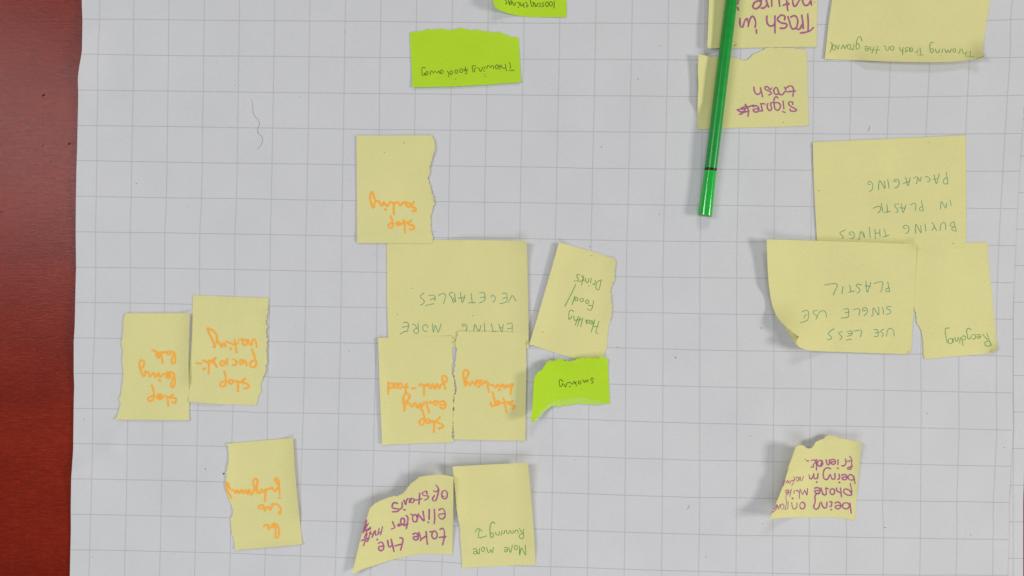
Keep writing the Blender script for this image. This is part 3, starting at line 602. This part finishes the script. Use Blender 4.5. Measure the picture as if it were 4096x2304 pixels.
sticky('torn pale yellow note reading stop procrastinating in orange', YG, (740, 1160, 3.019),
 [('l', '97,63 500,78 1015,100'), ('t', '1015,100 1000,170 1000,250 985,340 980,400 995,440 980,500 985,570 1000,600 985,660 985,750 990,850 975,930 960,1010 930,1100 915,1180 925,1220 890,1280 868,1390'),
  ('s', '868,1390 600,1384 300,1372 45,1348'), ('l', '45,1348 50,1000 80,600 97,63')],
 ['865,690 850,605 820,600 795,668 760,602;O 722,635,28,34;690,590 648,605;622,755 600,602;640,640 580,655 540,640 500,625;490,680 462,640 440,690 410,632 385,625;385,600 380,540 325,485 268,468 310,560 345,640 360,692;345,690 380,630;550,708',
  '808,715 838,800 862,890 832,932 792,920 785,880 832,850;745,908 722,845 700,860;O 680,870,22,28;585,835 622,865 612,905 575,905;512,900 500,842 520,835;O 452,885,26,30;370,820 350,862 382,930;370,820 282,872 220,850;285,1010 290,850;330,880 350,860;232,952;137,882 195,888',
  '475,985 492,1060 490,1140 450,1167 420,1145 440,1112 490,1105;O 555,1110,28,24;640,1225 640,1115;600,1100 680,1112;725,1070 688,1112 762,1140 762,1178 715,1187'],
 'orange', 8.2, layer=1, lifts=[('e', 45, 1350, 400, 1380, 1.5, 55), ('e', 1000, 250, 960, 1010, 0.9, 55), ('b', 0.2, 0.3, 0.1)], tear=2.0)

sticky('torn pale yellow note reading be less judgmental in orange, lowest on the left', YG, (880, 1730, 2.897),
 [('l', '73,130 450,95 845,65'), ('s', '845,65 870,450 900,800 955,1295'), ('l', '955,1295 550,1330 175,1362'), ('t', '175,1362 160,1250 140,1180 128,1080 122,990 145,950 150,890 120,820 90,740 68,640 65,560 80,430 100,340 98,200 73,130')],
 ['692,720 685,620 680,560 645,525 640,552 668,600;690,757;675,630 640,682 615,650 598,635;560,655 585,650;520,800 530,660 508,690 480,660;545,655 500,690;480,690 440,702 405,645 385,580 408,532 436,558 425,640 445,690;400,650 362,722 340,662 320,715 295,665 270,705 250,665 222,708 200,665 180,700 155,670 120,655 85,590 70,575;75,580 78,660 100,700 130,760',
  '600,832 660,832 700,875 705,925 690,950 680,920;625,830 600,862 582,900 560,860;590,870 522,878 450,875 450,850 475,842;520,910 515,870 500,842',
  '620,1058 655,1065 685,1130 672,1218 645,1215 645,1130 625,1065 600,1090 612,1100;600,1075 562,1122 555,1068 508,1085'],
 'orange', 8.0, layer=1, lifts=[('e', 845, 65, 920, 950, 2.0, 70), ('e', 73, 130, 100, 600, 0.8, 50), ('e', 175, 1362, 955, 1295, 1.0, 40)], tear=1.5)

sticky('curling yellow note, purple writing take the elivator inst. of stairs, torn top', YG, (1380, 1860, 3.263),
 [('t', '325,560 400,500 480,458 560,430 640,408 700,400 780,350 820,290 900,215 970,160 1020,148'), ('s', '1020,148 1180,128 1300,132 1415,155'), ('l', '1415,155 1413,500 1400,1170'),
  ('s', '1400,1170 1200,1162 1020,1158 850,1185 620,1238 400,1305 230,1360 95,1425'), ('s', '95,1425 150,1180 220,900 280,710 325,560')],
 ['O 1300,385,38,56;1275,400 1290,410', '1190,262 1222,320 1195,440 1160,468 1142,440 1165,400;1160,335 1190,345 1222,318', '1070,378 1060,335 1008,365 1030,395 1090,402 1072,440 1035,456;975,370 965,510;920,455 998,440;895,440 870,430 855,480 885,490 905,455;850,440 838,490;820,440 800,470 795,515;770,462 790,512;778,582;745,490 745,550 720,575;685,500 635,492 615,550 670,572 705,575 690,602 622,610',
  'E 1266,636,44,70;1165,580 1172,675 1165,765;1100,580 1098,710;1085,745 1090,750;1018,605 1032,730 975,665;O 912,695,32,50;960,640 935,740;890,655 860,642;800,660 822,700 800,830;770,790 820,770;O 752,735,26,46;740,770 700,800 685,790 705,770;620,740 640,790 650,815 605,835',
  '1240,840 1288,830 1300,920 1275,1040;1230,945 1315,935;O 1168,912,36,52;1130,870 1108,872;1058,870 1075,1035;1055,930 1000,965 985,985;990,960 965,880;E 922,935,36,46',
  '718,950 755,962 745,1040 725,1110;655,1055 750,1030;602,970 640,1130;618,1045 575,1070 555,985;E 468,1062,36,58;415,975 422,968',
  '485,810 462,910;475,860 432,890 442,832;430,900 400,915 395,860;385,870 348,945 375,870;345,900 320,885;330,870 295,992;280,995 310,960;240,1050 285,900;218,985 310,950;330,830 285,860 278,910;285,780 250,860 330,815;280,720 245,850;300,760 235,880;265,900 250,940'],
 'purple', 6.8, layer=1, lifts=[('e', 80, 1440, 325, 540, 4.0, 170), ('e', 325, 500, 1000, 130, 4.0, 260), ('e', 1000, 130, 1415, 130, 4.5, 260), ('e', 1430, 200, 1430, 800, 3.0, 160)], tear=1.2)

sticky('pale yellow note reading Move more, Running with an arrow, in green, at the bottom', YG, (1780, 1820, 2.995),
 [('l', '88,138 420,120 993,93'), ('s', '993,93 1030,500 1060,880 1087,1312'), ('l', '1087,1312 700,1328 205,1352'), ('t', '205,1352 198,1200 185,1000 175,840 160,780 140,650 118,400 88,138')],
 ['942,890 938,992 902,996 890,962 930,942;930,940 890,880;878,935 873,908 856,898 842,908 838,936;820,903 816,934 802,943 790,930 788,903;770,903 767,935 752,944 738,930 736,903;715,905 712,938 697,944;685,910 675,945;672,958;652,920 646,954 628,962 612,950 606,925;O 562,960,20,30;545,980 538,900 550,825 580,803 597,820',
  '365,925 385,885 415,885 445,915;415,885 400,985 450,985 497,970',
  '962,1080 965,1198 918,1115 895,1200 893,1090;O 850,1110,18,30;808,1080 785,1168 762,1105;E 730,1135,20,30',
  '578,1105 570,1172 545,1130 535,1170 510,1155 500,1108;O 455,1130,18,27;415,1120 408,1188 388,1165;E 360,1155,24,34'],
 'green', 3.2, layer=1, lifts=[('e', 1010, 93, 1060, 1100, 2.4, 80), ('e', 88, 138, 160, 780, 1.2, 50), ('e', 88, 110, 993, 80, 5.5, 260), ('b', 0.2, 0.5, 0.15)], tear=1.0)

# ------------------------------------------------------------------ green fibre pen
def lathe(name, prof, mat, origin, axis, parent, seg=40):
    """prof: list of (distance along the axis, radius)"""
    a = Vector(axis).normalized(); u = a.cross(Vector((0, 0, 1))).normalized(); v = a.cross(u)
    V = []; F = []
    for d, r in prof:
        for k in range(seg):
            t = 2 * math.pi * k / seg
            V.append(tuple(Vector(origin) + a * d + (u * math.cos(t) + v * math.sin(t)) * r))
    for i in range(len(prof) - 1):
        for k in range(seg):
            F.append((i * seg + k, (i + 1) * seg + k, (i + 1) * seg + (k + 1) % seg, i * seg + (k + 1) % seg))
    o = mesh_obj(name, V, F, mat, parent)
    md = o.modifiers.new('sharp', 'EDGE_SPLIT'); md.split_angle = math.radians(40)
    return o
pz = 0.0066
e0 = Vector(at(2820, 863, pz - 0.0008)); e1 = Vector(at(2926, 0, pz + 0.0008))
ax = (e1 - e0); ax.normalize()
pen = bpy.data.objects.new('felt_pen', None); C.objects.link(pen); pen.location = e0
tag(pen, 'green felt tip pen with a black ring, lying across two yellow notes', 'pen')
kids = [
    lathe('end_cap', [(0.0008, 0.0035), (0.0004, 0.0040), (0.0, 0.0045), (0.0003, 0.00475), (0.004, 0.0047), (0.018, 0.0043), (0.0303, 0.00405), (0.0305, 0.0036)], CAP_G, e0, ax, None),
    lathe('end_plug', [(0.0012, 0.0), (0.0010, 0.0020), (0.0014, 0.0031), (0.006, 0.0033)], PLUG, e0, ax, None),
    lathe('black_ring', [(0.0304, 0.0030), (0.0305, 0.00398), (0.0319, 0.00398), (0.0320, 0.0030)], BLACK, e0, ax, None),
    lathe('barrel', [(0.0320, 0.0036), (0.0321, 0.0040), (0.0340, 0.00405), (0.125, 0.00400), (0.166, 0.00385)], PEN_G, e0, ax, None),
    lathe('pen_cap', [(0.1655, 0.0036), (0.1657, 0.0044), (0.175, 0.0046), (0.198, 0.0040), (0.200, 0.003), (0.2005, 0.0)], CAP_G, e0, ax, None),
]
for k in kids:
    k.parent = pen; k.matrix_parent_inverse = pen.matrix_basis.inverted()

# ------------------------------------------------------------------ hair and crumbs on the sheet
def wire(name, pts, r, mat, parent=None):
    q = catmull(pts, 4.0); V = []; F = []
    n = len(q)
    for i, (x, y) in enumerate(q):
        a = q[max(0, i - 1)]; b = q[min(n - 1, i + 1)]; l = math.dist(a, b) or 1; tx, ty = (b[0] - a[0]) / l, (b[1] - a[1]) / l
        rr = r * (0.35 + 0.65 * math.sin(math.pi * min(1, max(0, i / (n - 1)))) ** 0.6)
        c = at(x, y, zsheet(x, y) + r + 0.00002)
        for k in range(5):
            t = k * 2 * math.pi / 5
            V.append((c[0] - ty * rr * math.cos(t), c[1] - tx * rr * math.cos(t), c[2] + rr * math.sin(t)))
    for i in range(n - 1):
        for k in range(5): F.append((i * 5 + k, i * 5 + (k + 1) % 5, (i + 1) * 5 + (k + 1) % 5, (i + 1) * 5 + k))
    return mesh_obj(name, V, F, mat, parent)
hair_m = ink_mat('hair_brown', (0.10, 0.09, 0.085), (0.16, 0.15, 0.14))
hp = [(255, 195), (275, 290), (288, 400), (293, 500), (330, 585), (405, 660), (432, 740), (412, 820), (390, 900), (410, 970), (480, 1030), (505, 1100), (475, 1210), (385, 1315)]
hr = wire('hair', [(960 + x / 5.575, 360 + y / 5.575) for x, y in hp], 0.000085, hair_m)
tag(hr, 'long thin wavy dark hair lying on the blank upper left of the sheet', 'hair')
hs = wire('hair', [(3200 + x / 2.8986, 500 + y / 2.8986) for x, y in ((803, 5), (806, 35), (795, 62), (775, 75))], 0.00009, hair_m)
tag(hs, 'short pale hooked fibre lying above the Buying things note', 'fibre')
hs = wire('hair', [(2300 + x / 1.2067, 1104 + y / 1.2067) for x, y in ((553, 1103), (549, 1115), (541, 1127))], 0.00009, hair_m)
tag(hs, 'tiny pale hooked fibre lying left of the small torn phone note', 'fibre')

SP = [(1800 / 2.415 * 0 + 865, 245, 1.5), (940, 343, 1.5), (545, 735, 2.5), (754, 826, 1.6), (335, 1677, 2.6), (894, 1895, 5.0), (822, 1876, 3.2), (1380, 128, 2.2), (1200, 387, 1.6), (1326, 32, 1.5),
      (2640, 183, 2.4), (2552, 317, 2), (2406, 588, 3), (2637, 857, 2.2), (2768, 960, 2), (2360, 987, 2), (2357, 985, 2), (2702, 1430, 3.0), (2658, 1544, 2.2), (2470, 1388, 2.5),
      (3045, 1312, 3.0), (3540, 2110, 2.5), (3882, 2139, 2.8), (3708, 1654, 2.0), (4017, 1790, 2.0), (2824, 2229, 2.4), (3001, 1745, 2), (2932, 1422, 2.0), (1498, 1016, 2), (1740, 927, 2.2), (1396, 1406, 1.8),
      (370, 2230, 1.6), (2009, 88, 1.6), (3050, 2094, 2), (564, 508, 1.8), (3430, 640, 1.5), (2300, 1840, 1.6), (1180, 1300, 1.4), (2158, 968, 2)]
rs = random.Random(3); V = []; F = []
for x, y, r in SP:
    n0 = len(V); z = zsheet(x, y) + 0.00003; a0 = rs.uniform(0, 6.28); el = rs.uniform(0.4, 1)
    for k in range(7):
        t = k * 2 * math.pi / 7; q = r * rs.uniform(0.75, 1.2)
        dx, dy = q * math.cos(t), q * el * math.sin(t)
        V.append(at(x + dx * math.cos(a0) - dy * math.sin(a0), y + dx * math.sin(a0) + dy * math.cos(a0), z))
    V.append(at(x, y, z + r * S * 0.6))
    for k in range(7): F.append((n0 + (k + 1) % 7, n0 + k, n0 + 7))
cr = mesh_obj('crumbs', V, F, INK['speck'])
tag(cr, 'tiny dark crumbs scattered over the white gridded sheet', 'crumbs', kind='stuff')
# chips and pits in the table varnish
V = []; F = []
for x, y, r in ((174, 381, 6), (277, 575, 6), (171, 583, 4), (7, 848, 4), (203, 647, 3)):
    n0 = len(V)
    for k in range(9):
        t = k * 2 * math.pi / 9; q = r * rs.uniform(0.6, 1.2); dx, dy = q * 1.25 * math.cos(t), q * 0.7 * math.sin(t)
        V.append(at(x + dx * 0.7 + dy * 0.7, y - dx * 0.7 + dy * 0.7, 0.00012))
    V.append(at(x, y, 0.0003))
    for k in range(9): F.append((n0 + (k + 1) % 9, n0 + k, n0 + 9))
ct = mesh_obj('table_crumbs', V, F, ink_mat('dark_red_chip', (0.045, 0.008, 0.006), (0.07, 0.012, 0.008)))
tag(ct, 'tiny dark chips on the bare reddish table at the left', 'crumbs', kind='stuff')
